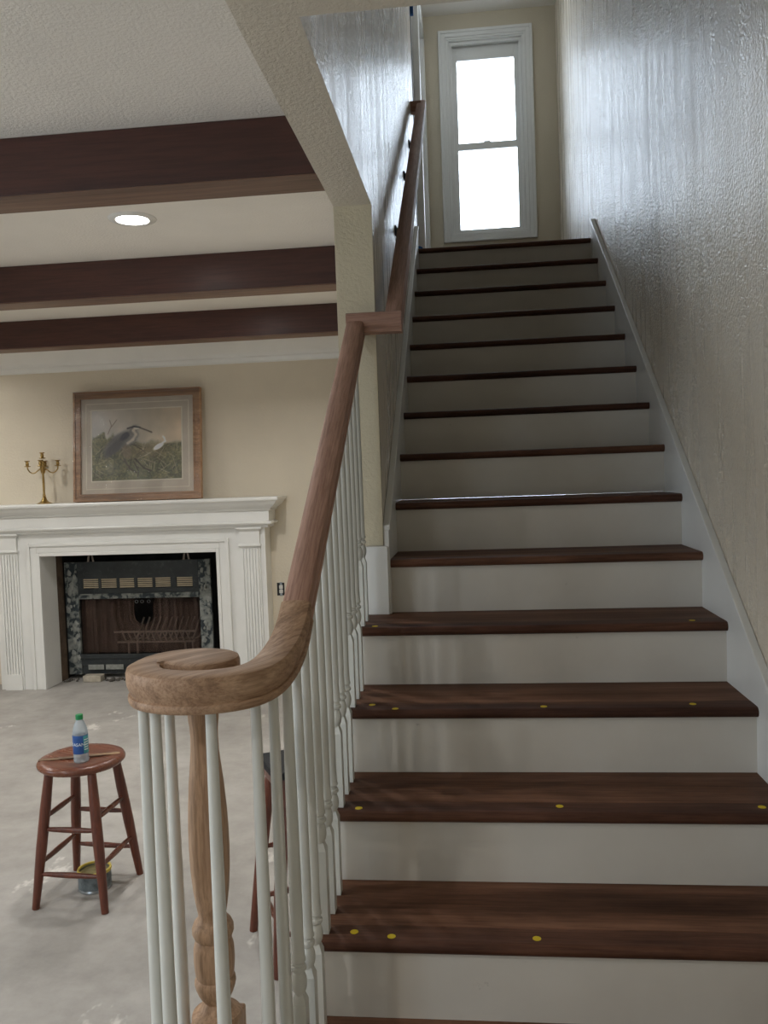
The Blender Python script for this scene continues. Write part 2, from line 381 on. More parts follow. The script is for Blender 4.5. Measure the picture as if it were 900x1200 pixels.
w3 = bpy.data.objects.new('added_window_3', None); C.objects.link(w3); w3.location = (XN-.05, -.5, LZ0); w3['kind'] = 'structure'; w3['label'] = 'added wide white framed window in the far left wall'; w3['category'] = 'window'  # unseen window, added to throw daylight in from the left
mb = MB().box(XN-.08, XN-.03, LY0, LY0+.06, LZ0, LZ1).box(XN-.08, XN-.03, LY1-.06, LY1, LZ0, LZ1).box(XN-.08, XN-.03, LY0, LY1, LZ0, LZ0+.06).box(XN-.08, XN-.03, LY0, LY1, LZ1-.06, LZ1).box(XN-.08, XN-.03, -.53, -.47, LZ0, LZ1)
obj('window_frame', mb, 'white', w3, bevel=.004)
obj('pane', MB().box(XN-.06, XN-.055, LY0+.05, LY1-.05, LZ0+.05, LZ1-.05), 'glass', w3)

# ------------------------------------------------------------------ stair window
w1 = bpy.data.objects.new('window_1', None); C.objects.link(w1); w1.location = (.575, YW, 3.36); w1['kind'] = 'structure'; w1['label'] = 'tall white double-hung window at the top of the stairs'; w1['category'] = 'window'
def rectframe(mb, x0, x1, z0, z1, t, y0, y1, tb=None, tt=None):
    tb = tb or t; tt = tt or t
    mb.box(x0, x0+t, y0, y1, z0, z1); mb.box(x1-t, x1, y0, y1, z0, z1)
    mb.box(x0+t, x1-t, y0, y1, z0, z0+tb); mb.box(x0+t, x1-t, y0, y1, z1-tt, z1)
def ogee_frame(x0, x1, z0, z1, steps, y_back):
    mb = MB()      # picture-frame casing of nested stepped bands
    for (o, w, d) in steps: rectframe(mb, x0+o, x1-o, z0+o, z1-o, w, y_back-d, y_back-.0005)
    return mb
obj('window_casing', ogee_frame(.208, .943, 3.362, 5.010, [(0, .022, .022), (.022, .03, .016), (.052, .018, .012)], YW), 'white', w1, bevel=.003)
mb = MB(); rectframe(mb, wx0, wx1, wz0, wz1, .014, YW-.001, YW+.12)
obj('window_jamb', mb, 'white', w1)
mb = MB(); rectframe(mb, wx0+.014, wx1-.014, wz0+.014, wz1-.014, .022, YW+.02, YW+.045)
obj('window_stop', mb, 'white', w1, bevel=.002)
mb = MB(); rectframe(mb, .2925, .8585, 4.118, 4.930, .057, YW+.07, YW+.105, .04, .122)
s1 = obj('sash', mb, 'white', w1, bevel=.003); s1['label'] = 'upper window sash'
obj('pane', MB().box(.345, .806, YW+.085, YW+.089, 4.15, 4.84), 'glass', s1)
mb = MB(); rectframe(mb, .2925, .8585, 3.4395, 4.148, .051, YW+.035, YW+.068, .03, .055)
s2 = obj('sash', mb, 'white', w1, bevel=.003); s2['label'] = 'lower window sash'
obj('pane', MB().box(.34, .812, YW+.05, YW+.054, 3.46, 4.1), 'glass', s2)
obj('sash_lock', MB().box(.545, .60, YW+.04, YW+.06, 4.145, 4.160), 'white', w1, bevel=.003)

# ------------------------------------------------------------------ staircase
st = thing('staircase', 'straight staircase with dark stained wooden treads and white risers', 'staircase', (.6, 0, 0))
XT0 = .012                        # left end of the open lower treads
def zn(y): return RISE + S_*y     # nosing line
TT = .028
dots = {3: [(.088, .557), (.172, .542), (.485, .546)], 4: [(.072, .80), (.565, .819), (1.041, .821)],
        5: [(.078, 1.086), (.147, 1.045), (.551, 1.058), (.947, 1.073)], 6: [(.066, 1.317), (1.012, 1.328)]}
def tread_prof(y0, y1, z1, t=TT):
    pr = [(y1, z1-t), (y1, z1)]
    for i in range(7):
        a = PI/2+PI*i/6; pr.append((y0+t/2+math.cos(a)*t/2, z1-t/2+math.sin(a)*t/2))
    return pr
for K in range(1, 17):
    y0 = (K-1)*RUN; z = K*RISE; top = K == 16
    x0 = XT0 if K <= 6 else XL
    yb = y0+.075 if top else y0+RUN+.03
    if K == 1:
        # starting step with a rounded left end that carries the scroll
        poly = [(XR, -.02), (XR, yb), (-.2, yb)]
        for i in range(9):
            a = math.radians(90+180*i/8); poly.append((-.2+math.cos(a)*.26, .05+.239+math.sin(a)*.24-.0))
        poly = [(p[0], min(p[1], yb)) for p in poly]
        poly += [(-.05, .03), (.15, -.02)]
        t = obj('tread', MB().prism(poly, z-TT, z, 'z'), 'tread', st, bevel=.006)
        cxp = sum(p[0] for p in poly)/len(poly); cyp = sum(p[1] for p in poly)/len(poly)
        mbr = MB().prism([(cxp+(p[0]-cxp)*(.95 if p[0] < 1 else 1), cyp+(p[1]-cyp)*.93) for p in poly], z-RISE, z-TT, 'z')
        obj('riser', mbr, 'riserw', st)
        continue
    # rear plank, plus a front nosing plank glued to it
    nose_w = .07
    t = obj('tread', MB().box(x0, XR, y0+nose_w+.0008, yb, z-TT, z), 'tread', st, bevel=.0012)
    mb = MB().prism(tread_prof(y0, y0+nose_w, z), x0, XR)
    obj('tread_nosing', mb, 'tread_dark', t, smooth=40)
    if not top:
        for (dx, dy) in dots.get(K, []):
            obj('sticker', MB().lathe([(.0092, 0), (.0092, .0006)], (dx, dy, z+.0001), 16), 'yellow', t)
    xr0 = x0+.008 if K <= 6 else x0
    obj('riser', MB().box(xr0, XR, y0+.0207, y0+.036, z-RISE+.0005, z-TT), 'riserw', st)
# stringer under the open side and skirt boards
poly = [(.2791, 0), (.2791, 2*RISE-TT)]
for K in range(3, 7): poly += [((K-1)*RUN+.021, (K-1)*RISE-TT+.001), ((K-1)*RUN+.021, K*RISE-TT)]
poly += [(CY-.02, 6*RISE-TT), (CY-.02, 0)]
obj('stringer', MB().prism(poly, -.002, XT0+.0085), 'white', st)
def skirt(x0, x1, ya, yb, off, cap):
    pts = [(ya, max(0, zn(ya)-.35)), (ya, zn(ya)+off), (yb, zn(yb)+off), (yb, zn(yb)-.35)]
    return MB().prism(pts, x0, x1)
yt = 3.83
obj('skirt_board', skirt(XR, XWR-.0005, -.05, yt, .107, 0), 'white', st, bevel=.003)
obj('skirt_return', MB().box(XR, XWR-.0005, 3.9, 3.947, 2.5, 2.8785), 'white', st)
mb = MB().prism([(-.05, zn(-.05)+.107), (-.05, zn(-.05)+.125), (yt+.004, zn(yt)+.125), (yt+.004, zn(yt)+.107)], XR-.006, XWR-.0005)
obj('skirt_cap', mb, 'white', st, bevel=.003)
mb = MB().prism([(CY+.0, 1.0), (CY+.0, zn(CY)+.105), (3.9, zn(3.9)+.105), (3.9, zn(3.9)-.35)], XWL+.0005, XL)
obj('skirt_board', mb, 'white', st, bevel=.003)
mb = MB().prism([(CY+.0, zn(CY)+.105), (CY+.0, zn(CY)+.12), (3.9, zn(3.9)+.12), (3.9, zn(3.9)+.105)], XWL+.0005, XL+.004)
obj('skirt_cap', mb, 'white', st, bevel=.003)
obj('plinth_block', MB().box(CX0-.016, .0915, CY-.016, CY-.0035, 6*RISE+.0005, 1.307), 'white', st, bevel=.002)

# ------------------------------------------------------------------ balustrade
ba = thing('stair_railing', 'raw oak handrail with scrolled end over a row of white turned balusters', 'railing', (.019, 0, 0))
HW = .0285; RH = .066
half = [(.0, 0), (.019, -.0008), (.0258, -.0042), (.0285, -.012), (.0285, -.026), (.0275, -.034), (.0244, -.043), (.0224, -.0475), (.0222, -.0500), (.0250, -.0512), (.0265, -.055), (.0265, -.060), (.0250, -.0645), (.0235, -.066)]
prof = half + [(-w, h) for w, h in reversed(half[1:])]
XB = .019
TOPC = .18+.8405                       # rail top: z = TOPC + S_*y  (plumb)
YJ = 1.485
ZV = 1.222                             # level scroll top
cs = math.cos(math.atan(S_))
def rail_z(y): return TOPC+S_*y
ye = (ZV-TOPC)/S_
EH = .115                               # half length of the easing
# sloped rail
obj('handrail', MB().sweep([(XB, ye+EH, rail_z(ye+EH)), (XB, YJ+.012, rail_z(YJ+.012))], prof), 'oak', ba, smooth=28)
# easing + scroll
def ztop(y):                           # rail top along the run: slope, easing, level scroll
    if y > ye+EH: return rail_z(y)
    if y < ye-EH: return ZV
    return ZV+S_*(y-ye+EH)**2/(4*EH)
cp = [(XB, .46), (XB, ye+EH), (.0185, .35), (.013, .29), (.000, .225), (-.027, .170), (-.065, .143), (-.105, .134), (-.15, .139), (-.193, .163), (-.220, .205), (-.222, .25)]
def catmull(P, n=8):
    out = []; P = [Vector((*p, 0)) for p in P]; P = [P[0]*2-P[1]]+P+[P[-1]*2-P[-2]]
    for i in range(1, len(P)-2):
        for k in range(n):
            t = k/n; a, b, c, d = P[i-1:i+3]
            out.append(.5*((2*b)+(c-a)*t+(2*a-5*b+4*c-d)*t*t+(3*b-a-3*c+d)*t**3))
    out.append(P[-2]); return out
sp = catmull(cp)[8:]
for i in range(len(sp)): sp[i] = Vector((sp[i].x, sp[i].y, ztop(sp[i].y) if i < 50 else ZV))
mb = MB().sweep(sp, [(w*1.1, h) for w, h in prof])
oc = [(-.064, .272), (-.074, .312), (-.105, .340), (-.15, .352), (-.200, .340), (-.236, .305), (-.2525, .255), (-.240, .215), (-.212, .200), (-.190, .222), (-.160, .206), (-.130, .201), (-.098, .210), (-.074, .235)]
P_ = [Vector((*p, 0)) for p in oc]; nP = len(P_); ol = []
for i in range(nP):
    a_, b_, c_, d_ = P_[i-1], P_[i], P_[(i+1) % nP], P_[(i+2) % nP]
    for k in range(4):
        t = k/4; ol.append(.5*((2*b_)+(c_-a_)*t+(2*a_-5*b_+4*c_-d_)*t*t+(3*b_-a_-3*c_+d_)*t**3))
nO = len(ol); nrm = []
for i in range(nO):
    t = (ol[(i+1) % nO]-ol[i-1]).normalized(); nrm.append(Vector((-t.y, t.x, 0)))   # inward for a counter-clockwise outline
vs = []; lv = [(w, h) for w, h in half[1:]]
for w, h in lv:
    for i in range(nO): q = ol[i]+nrm[i]*(HW-w); vs.append((q.x, q.y, ZV+h-.0004))
fs = [(j*nO+i, (j+1)*nO+i, (j+1)*nO+(i+1) % nO, j*nO+(i+1) % nO) for j in range(len(lv)-1) for i in range(nO)]
cx_, cy_ = -.145, .272; vs.append((cx_, cy_, ZV+.0008)); vs.append((cx_, cy_, ZV-RH)); L0 = (len(lv)-1)*nO
fs += [(i, (i+1) % nO, len(vs)-2) for i in range(nO)]+[(L0+(i+1) % nO, L0+i, len(vs)-1) for i in range(nO)]
mb.add(vs, fs)
obj('volute', mb, 'oak_v', ba, smooth=28)
# level jog in front of the column, wall rail and return
XU = .139; zj = rail_z(YJ)+.008
obj('rail_offset', MB().sweep([(XB-HW, YJ, zj), (XU+HW, YJ, zj)], prof), 'oak_x', ba, smooth=28)
obj('wall_rail', MB().sweep([(XU, YJ+.0, rail_z(YJ)), (XU, 3.95, rail_z(3.95))], prof), 'oak', ba, smooth=28)
obj('rail_return', MB().sweep([(XWL+.001, 3.955-.03, rail_z(3.925)-.002), (XU+.0, 3.955-.03, rail_z(3.925)-.002)], prof), 'oak_x', ba, smooth=28)
for yb_ in (2.46, 3.113, 3.60):
    zb = rail_z(yb_)-RH/cs
    b = obj('bracket', MB().tube([(XWL+.003, yb_, zb-.062), (XWL+.03, yb_, zb-.066), (XU-.012, yb_, zb-.05), (XU, yb_, zb-.028), (XU, yb_, zb+.004)], .0065, 10), 'black_metal', ba, smooth=50)
    T = Matrix.Translation((XWL+.0005, yb_, zb-.062)) @ Matrix.Rotation(PI/2, 4, 'Y')
    obj('rosette', MB().lathe([(.024, 0), (.024, .004), (.016, .009), (.009, .012)], (0, 0, 0), 16, T=T), 'black_metal', b, smooth=50)
    obj('saddle', MB().sweep([(XU, yb_-.025, rail_z(yb_-.025)-RH/cs-.001), (XU, yb_+.025, rail_z(yb_+.025)-RH/cs-.001)], [(-.012, 0), (.012, 0), (.012, -.003), (-.012, -.003)]), 'black_metal', b)

def baluster_mb(x, y, z0, z1, blk=.185):
    mb = MB(); h = .0142
    mb.box(x-h, x+h, y-h, y+h, z0, z0+blk)
    # chamfered shoulder from square to round
    zt = z0+blk
    sq = [(-h, -h), (h, -h), (h, h), (-h, h)]; r = .0085
    mb.add([(x+a, y+b, zt) for a, b in sq]+[(x+a/h*r, y+b/h*r, zt+.018) for a, b in sq], [(0,1,5,4),(1,2,6,5),(2,3,7,6),(3,0,4,7),(4,5,6,7)])
    H = z1-zt
    pr = [(.009, .012), (.0105, .018), (.014, .026), (.0158, .036), (.0152, .046), (.0125, .055), (.0105, .059), (.0115, .061), (.0150, .063), (.0160, .067), (.0150, .071), (.0118, .073), (.0118, .078), (.0150, .081), (.0150, .084), (.0135, .087)]
    L = H-.087
    pr += [(.0122, .087+L*.06), (.0126, .087+L*.16), (.0120, .087+L*.4), (.0108, .087+L*.7), (.0092, H)]
    mb.lathe(pr, (x, y, zt), 14)
    return mb
def railbot(y): return rail_z(y)-RH/cs+.006
protos = {}
for K in range(2, 7):
    for j in range(3):
        if K == 6 and j == 2: continue
        y = (K-1)*RUN+.042+.086*j
        zb = K*RISE; zt = railbot(y) if y > ye+EH else ztop(y)-RH-.006
        key = (j, K == 2)
        if key in protos:
            src, ys, zs = protos[key]; copyobj(src, ba, (0, y-ys, zb-zs))
        else:
            o = obj('baluster', baluster_mb(XB, y, zb+.0003, zt), 'baluster', ba, smooth=40); protos[key] = (o, y, zb)
for (x, y) in [(-.222, .2), (-.184, .160), (-.206, .284), (-.08, .145), (-.017, .205), (.006, .243)]:
    obj('baluster', baluster_mb(x, y, RISE+.0003, max(ZV, ztop(y) if x > -.04 else ZV)-RH+.001, .20), 'baluster', ba, smooth=40)
# newel post
NX, NY = -.132, .26
top = ZV-RH
pr = [(.026, .60-.01)]
tab = [(1172, 26), (1166, 36), (1160, 43), (1154, 48), (1148, 51), (1144, 50), (1141, 45), (1138, 47), (1130, 49), (1120, 50.5), (1108, 50), (1100, 46), (1096, 42), (1094, 47), (1089, 51), (1083, 51), (1077, 46), (1073, 37), (1068, 34), (1058, 38), (1040, 43.5), (1015, 48), (990, 49.5), (965, 49), (940, 46.5), (915, 42.5), (895, 38), (878, 34.5), (862, 33.5), (850, 34.5), (842, 37), (834, 38), (826, 36)]
znew = lambda py: 1.12-(py-833)*(1.12-.521)/(1200-833)
npf = [(w/2/660.0, znew(p)) for p, w in tab]
mb = MB().lathe([(.020, znew(1176))]+npf+[(.018, top+.002)], (NX, NY, 0), 28)
hb = .044; zb = znew(1190); 
nw = obj('newel_post', mb, 'oak_z', ba, smooth=35)
mb = MB().lathe([(.044, zb-.004), (.047, zb+.002), (.045, zb+.010), (.036, zb+.016), (.030, zb+.020), (.026, zb+.03), (.02, zb+.034)], (NX, NY, 0), 28)
obj('newel_ring', mb, 'oak_z', nw, smooth=40)
Rz = Matrix.Translation((NX, NY, 0)) @ Matrix.Rotation(.0, 4, 'Z')
mb = MB().box(NX-hb, NX+hb, NY-hb, NY+hb, RISE+.0003, zb)
obj('newel_block', mb, 'oak_z', nw, bevel=.004)

# ------------------------------------------------------------------ ceiling beams
for (y0, lab) in ((1.23, 'dark stained ceiling beam nearest the stairs, in front of the downlight'), (2.65, 'middle dark stained ceiling beam behind the downlight'), (3.94, 'dark stained ceiling beam nearest the crown moulding and fireplace')):
    o = thing('ceiling_beam', lab, 'beam', (-2, y0, 2.43), 'dark wooden beams across the living room ceiling')
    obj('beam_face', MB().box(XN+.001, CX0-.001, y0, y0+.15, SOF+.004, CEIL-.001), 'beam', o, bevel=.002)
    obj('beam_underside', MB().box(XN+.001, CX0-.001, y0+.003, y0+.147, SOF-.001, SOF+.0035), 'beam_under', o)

# ------------------------------------------------------------------ recessed downlights, real and added
def downlight(x, y, lab, power, group='recessed ceiling downlights'):
    o = thing('recessed_light', lab, 'light', (x, y, CEIL-.004), group)
    obj('trim_ring', MB().lathe([(.062, CEIL-.001), (.066, CEIL-.008), (.092, CEIL-.005), (.095, CEIL-.001)], (x, y, 0), 32, caps=False), 'white', o, smooth=50)
    obj('lens', MB().lathe([(.001, CEIL-.0045), (.062, CEIL-.0045), (.062, CEIL-.002)], (x, y, 0), 32), 'lamp', o)
    l = bpy.data.lights.new('downlight', 'AREA'); l.shape = 'DISK'; l.size = .11; l.energy = power; l.color = (1, .985, .965); l.spread = math.radians(150)
    lo = bpy.data.objects.new('downlight', l); C.objects.link(lo); lo.location = (x, y, CEIL-.012); lo.parent = None
DL = [(-.942, 2.068, 'round lit recessed downlight between the first two beams', 10),
      (-3.3, 2.07, 'added lit downlight left of the frame between the first two beams', 17),  # lamp added out of view to brighten the room
      (-.942, 3.37, 'added lit downlight hidden above the second beam on the right', 17),  # added out of sight, lights the fireplace wall from the front
      (-3.3, 3.37, 'added lit downlight between the second and third beams on the left', 17),  # unseen lamp added for more frontal light on the mantel
      (-3.5, 4.32, 'lit downlight at the left end over the fireplace', 5),
      (-2.2, .2, 'added lit downlight left of the stair foot, before the first beam', 17),  # added off frame as general fill
      (-1.0, -1.6, 'added lit downlight behind the viewer on the right', 17), (-3.4, -1.6, 'added lit downlight behind the viewer on the left', 17)]  # both added behind the camera so bounce brightens the ceilings
for x, y, l, p in DL: downlight(x, y, l, p)

# fill light added over the landing, unseen above the frame
cl_ = thing('added_landing_light', 'added unseen flush ceiling light over the upstairs landing', 'light', (.45, 4.75, 5.09))
obj('base', MB().lathe([(.13, 5.118), (.14, 5.136)], (.45, 4.75, 0), 32), 'white', cl_, smooth=40)
M['dome'] = m_emit('landing_fill_dome', (.86, .93, 1), 2)
obj('dome', MB().lathe([(.002, 5.060), (.06, 5.066), (.10, 5.085), (.12, 5.118)], (.45, 4.75, 0), 32), 'dome', cl_, smooth=60)
l = bpy.data.lights.new('landing_fill_light', 'POINT'); l.energy = 3.5; l.color = (.86, .93, 1); l.shadow_soft_size = .1
lo = bpy.data.objects.new('landing_fill_light', l); C.objects.link(lo); lo.location = (.45, 4.75, 4.95)

# ------------------------------------------------------------------ fireplace mantel
YF = 4.82
fm = thing('fireplace_mantel', 'white painted fireplace mantel with fluted pilasters and stepped shelf', 'fireplace', (-2.2, 4.9, 0))
BX0, BX1 = -3.25, -1.15
mb = MB().box(BX0, OX0, YF, YB-.001, 0, 1.30).box(OX1, BX1, YF, YB-.001, 0, 1.30).box(OX0, OX1, YF, YB-.001, OZ, 1.30)
mb.box(OX0-.019, OX0, YB-.001, YB+.07, 0, OZ+.019).box(OX1, OX1+.019, YB-.001, YB+.07, 0, OZ+.019).box(OX0, OX1, YB-.001, YB+.07, OZ, OZ+.019)
obj('surround', mb, 'white', fm)
ent = [(0, 1.408), (.135, 1.408), (.138, 1.400), (.135, 1.386), (.122, 1.380), (.115, 1.368), (.098, 1.348), (.078, 1.334), (.064, 1.326), (.060, 1.312), (.048, 1.308), (.046, 1.232), (.062, 1.228), (.066, 1.220), (.060, 1.210), (.035, 1.206), (.033, 1.186), (.02, 1.182), (0, 1.182)]
obj('mantel_shelf', MB().mould([(BX0, YB-.001), (BX0, YF), (BX1, YF), (BX1, YB-.001)], ent).box(BX0+.001, BX1-.001, YF, YB-.001, 1.25, 1.4078), 'white', fm, smooth=30)
mb = MB()
mo = [(OX0-.10, OX1+.10, OZ+.095, .026, .024), (OX0-.076, OX1+.076, OZ+.071, .05, .012), (OX0-.026, OX1+.026, OZ+.021, .026, .018)]
for (x0, x1, zt, w, d) in mo:
    mb.box(x0, x0+w, YF-d, YF, 0, zt); mb.box(x1-w, x1, YF-d, YF, 0, zt); mb.box(x0+w, x1-w, YF-d, YF, zt-w, zt)
obj('opening_moulding', mb, 'white', fm, bevel=.004)
for (p0, p1) in ((-3.205, -3.07), (-1.33, -1.195)):
    mb = MB().box(p0-.008, p1+.008, YF-.012, YF, 0, 1.04)
    nfl = 6; w = (p1-p0)/nfl
    for i in range(nfl):
        c = p0+w*(i+.5); ww = w*.32
        mb.prism([(c-ww, YF-.012), (c-ww*.8, YF-.022), (c+ww*.8, YF-.022), (c+ww, YF-.012)], .12, 1.03, 'z')
    mb.box(p0, p1, YF-.024, YF, 0, .12)
    pi = obj('pilaster', mb, 'white', fm, smooth=30)
    mb = MB().mould([(p0-.004, YF-.001), (p0-.004, YF-.018), (p1+.004, YF-.018), (p1+.004, YF-.001)],
                    [(-.003, 1.19), (.022, 1.19), (.026, 1.178), (.010, 1.168), (.004, 1.16), (.004, 1.068), (.012, 1.062), (.014, 1.052), (.004, 1.044), (-.003, 1.04)]).box(p0-.002, p1+.002, YF-.021, YF, 1.045, 1.18)
    obj('capital', mb, 'white', pi, smooth=30)
# ------------------------------------------------------------------ firebox
mb = MB().box(OX0-.12, OX0+.0, YB+.101, 5.75, 0, 1.15).box(OX1, OX1+.12, YB+.101, 5.75, 0, 1.15).box(OX0-.12, OX1+.12, 5.7, 5.8, 0, 1.15).box(OX0-.12, OX1+.12, YB+.101, 5.7, 1.05, 1.15)
struct('wall_firebox', mb, 'soot', 'sooty masonry recess behind the fireplace insert')
fi = thing('fireplace_insert', 'dark steel fireplace insert with louvres and mesh curtains inside the mantel', 'fireplace', (-2.27, 5.2, 0))
IY = 5.15; ix0, ix1, iz0, iz1 = -2.868, -1.68, .035, .93
px0, px1, pz0, pz1 = -2.765, -1.775, .195, .648
mb = MB()
lx = [(-2.723, -2.594), (-2.575, -2.444), (-2.424, -2.300), (-2.277, -2.151), (-2.130, -2.003), (-1.957, -1.825)]
lz0, lz1 = .715, .795
mb.box(ix0+.1, ix1-.1, IY, IY+.02, lz1, iz1); mb.box(px0, px1, IY, IY+.02, pz1, lz0)
xs = [px0]+[q for p in lx for q in p]+[px1]
for i in range(0, len(xs), 2): mb.box(xs[i], xs[i+1], IY, IY+.02, lz0, lz1)
mb.box(px0, px1, IY, IY+.02, .10, pz0-.02)
mb.box(px0, px1, IY+.01, IY+.03, iz0, .10)
obj('face_plate', mb, 'steel', fi, bevel=.002)
for a_, b_, l_ in ((ix0, px0, 'left steel flange crusted with grey mortar'), (px1, ix1, 'right steel flange crusted with grey mortar')):
    o = obj('side_flange', MB().box(a_, b_, IY-.004, IY+.022, iz0, iz1), 'mortar', fi); o['label'] = l_
rs = random.Random(5)
blob = MB()
for k in range(46):
    side = rs.random() < .5
    bx = rs.uniform(ix0+.015, px0-.01) if side else rs.uniform(px1+.012, ix1-.02); bz = rs.uniform(.12, .86); r = rs.uniform(.008, .024)
    n = 8; ring = [(bx+math.cos(2*PI*i/n)*r*rs.uniform(.6, 1.2), bz+math.sin(2*PI*i/n)*r*rs.uniform(.8, 1.9)) for i in range(n)]
    cy = IY-.004
    blob.add([(a, cy, b) for a, b in ring]+[(bx+(a-bx)*.6, cy-.008, bz+(b-bz)*.6) for a, b in ring], [tuple(range(n, 2*n))]+[(i, (i+1) % n, n+(i+1) % n, n+i) for i in range(n)])
o = obj('mortar_smears', blob, 'rubble', fi, smooth=60); o['kind'] = 'stuff'
M['smear'] = plain('dry_grey_mortar', srgb(140, 142, 136), .95, var=.2, nscale=40); o.data.materials[0] = M['smear']
M['louvre'] = plain('bare_louvre_metal', srgb(190, 176, 152), .5, .1, var=.1)
for (a, b) in lx:
    for i in range(5):
        z = lz0+.006+i*.0155
        obj('louvre', MB().prism([(IY+.003, z), (IY+.009, z+.0095), (IY+.012, z+.0095), (IY+.006, z)], a+.003, b-.003), 'louvre', fi)
obj('top_rail', MB().box(px0, px1, IY-.012, IY+.004, pz1-.012, pz1+.028), 'mortar', fi, bevel=.002)
obj('bottom_rail', MB().box(px0, px1, IY-.012, IY+.004, pz0-.035, pz0), 'steel', fi, bevel=.002)
for (a, b) in ((-2.71, -2.58), (-2.565, -2.42)):
    obj('lower_plate', MB().box(a, b, IY-.005, IY, .07, .11), 'smear', fi, bevel=.002)
def curtain(xa, xb, cut):
    mb = MB(); n = 70; vs = []; rows = [pz0+.0, .36, .40, .415, .425, .44, .46, .50, .55, .60, pz1-.02]
    for z in rows:
        for i in range(n+1):
            t = i/n; x = xa+(xb-xa)*t
            g = .078*math.sqrt(max(0, 1-((.50-min(z, .50))/.085)**2)) if z > .416 else 0
            w = t if cut == 'r' else 1-t
            x += (-g if cut == 'r' else g)*w**3
            y = IY+.045+.012*math.sin(t*46+math.sin(t*9))+.004*math.sin(t*120)
            vs.append((x, y, z))
    fs = [(j*(n+1)+i, j*(n+1)+i+1, (j+1)*(n+1)+i+1, (j+1)*(n+1)+i) for j in range(len(rows)-1) for i in range(n)]
    mb.add(vs, fs); return mb
for a, b, c in ((px0, -2.256, 'r'), (-2.254, px1, 'l')):
    obj('mesh_curtain', curtain(a, b, c), 'curtain', fi, smooth=60)
obj('curtain_rod', MB().tube([(px0, IY+.045, pz1-.015), (px1, IY+.045, pz1-.015)], .005, 8), 'grate', fi)
for x in (-2.30, -2.255, -2.20):
    obj('pull_ring', MB().tube([(x+.012*math.cos(a*PI/5), IY+.03, pz1-.045+.012*math.sin(a*PI/5)) for a in range(11)], .002, 6), 'can', fi)
# hangers above plate
for x in (-2.68, -1.90):
    obj('hanger_strap', MB().prism([(x, iz1), (x+.018, iz1), (x+.03, 1.02), (x+.02, 1.02)], IY+.002, IY+.006, 'y').prism([(x+.045, iz1), (x+.06, iz1), (x+.04, 1.02), (x+.03, 1.02)], IY+.002, IY+.006, 'y'), 'grate', fi)
# reveal lining
M['liner'] = plain('brown_stained_masonry', srgb(92, 76, 62), .95, var=.3, nscale=14)
obj('reveal_liner', MB().box(OX0-.018, OX0+.002, YB+.0705, IY-.001, 0, 1.05), 'liner', fi)
# grate
gr = thing('fire_grate', 'grey iron fire grate behind the mesh curtains', 'grate', (-2.15, 5.33, 0))
mb = MB()
for i in range(12):
    x = -2.43+i*.048
    obj('grate_bar', MB().tube([(x-.03, 5.24, .36), (x, 5.25, .27), (x+.02, 5.42, .27), (x+.07, 5.47, .43)], .0075, 6), 'grate', gr, smooth=60)
obj('grate_rail', MB().box(-2.50, -1.86, 5.235, 5.25, .262, .275).box(-2.52, -1.84, 5.225, 5.235, .345, .36), 'grate', gr)
for x in (-2.42, -1.95):
    for y in (5.25, 5.42): obj('leg', MB().box(x, x+.014, y, y+.014, 0, .27), 'grate', gr)
# loose brick and rubble at insert foot
bk = obj('brick', MB().box(-2.70, -2.555, 5.02, 5.10, .0005, .05), 'brick', None, bevel=.006); tag(bk, 'loose pale dusty brick lying at the foot of the insert', 'brick')
rb = MB(); rs = random.Random(3)
for k in range(90):
    x = rs.uniform(-2.86, -1.6); y = rs.uniform(5.03, 5.125); r = rs.uniform(.006, .02)
    if -2.73 < x < -2.53 and y < 5.12: continue
    rb.lathe([(r*.5, 0), (r, r*.35), (r*.8, r*.9), (r*.2, r*1.2)], (x, y, .0), 5)
rbo = obj('rubble', rb, 'rubble', None); tag(rbo, 'dark mortar rubble strewn along the foot of the insert', 'rubble'); rbo['kind'] = 'stuff'

# ------------------------------------------------------------------ picture on the mantel
PW, PH = .985, .83
pc = thing('framed_picture', 'shrink-wrapped heron marsh painting in a brown gilded frame leaning on the mantel', 'picture', (-2.11, 4.84, 1.4085))
tilt = math.atan2(.085, PH)
TP = Matrix.Translation((-2.11, 4.845, 1.4105)) @ Matrix.Rotation(-tilt, 4, 'X')
def pl(mb):     # picture-local (x right, y back, z up) -> world
    mb.v = [tuple(TP @ Vector(v)) for v in mb.v]; return mb
def pframe(x0, x1, z0, z1, w, y0, y1):
    mb = MB(); mb.prism([(x0, z0), (x1, z0), (x1-w, z0+w), (x0+w, z0+w)], y0, y1, 'y'); mb.prism([(x0, z1), (x0+w, z1-w), (x1-w, z1-w), (x1, z1)], y0, y1, 'y')
    mb.prism([(x0, z0), (x0+w, z0+w), (x0+w, z1-w), (x0, z1)], y0, y1, 'y'); mb.prism([(x1, z0), (x1, z1), (x1-w, z1-w), (x1-w, z0+w)], y0, y1, 'y'); return mb
a = pframe(-PW/2, PW/2, 0, PH, .018, -.028, .02); b = pframe(-PW/2+.018, PW/2-.018, .018, PH-.018, .026, -.020, .02); c = pframe(-PW/2+.044, PW/2-.044, .044, PH-.044, .012, -.026, .02)
mb = MB(); [mb.add(q.v, q.f) for q in (a, b, c)]
obj('frame', pl(mb), 'frame_wood', pc, bevel=.002)
obj('mat_board', pl(MB().box(-PW/2+.05, PW/2-.05, -.006, 0, .05, PH-.05)), 'matboard', pc)
mb = MB(); q = pframe(-PW/2+.092, PW/2-.092, .09, PH-.09, .006, -.0075, -.006); mb.add(q.v, q.f)
IX0, IX1, IZ0, IZ1 = -PW/2+.14, PW/2-.15, .155, PH-.145
q = pframe(IX0-.008, IX1+.008, IZ0-.008, IZ1+.008, .008, -.0085, -.006); mb.add(q.v, q.f)
obj('mat_line', pl(mb), 'matline', pc)
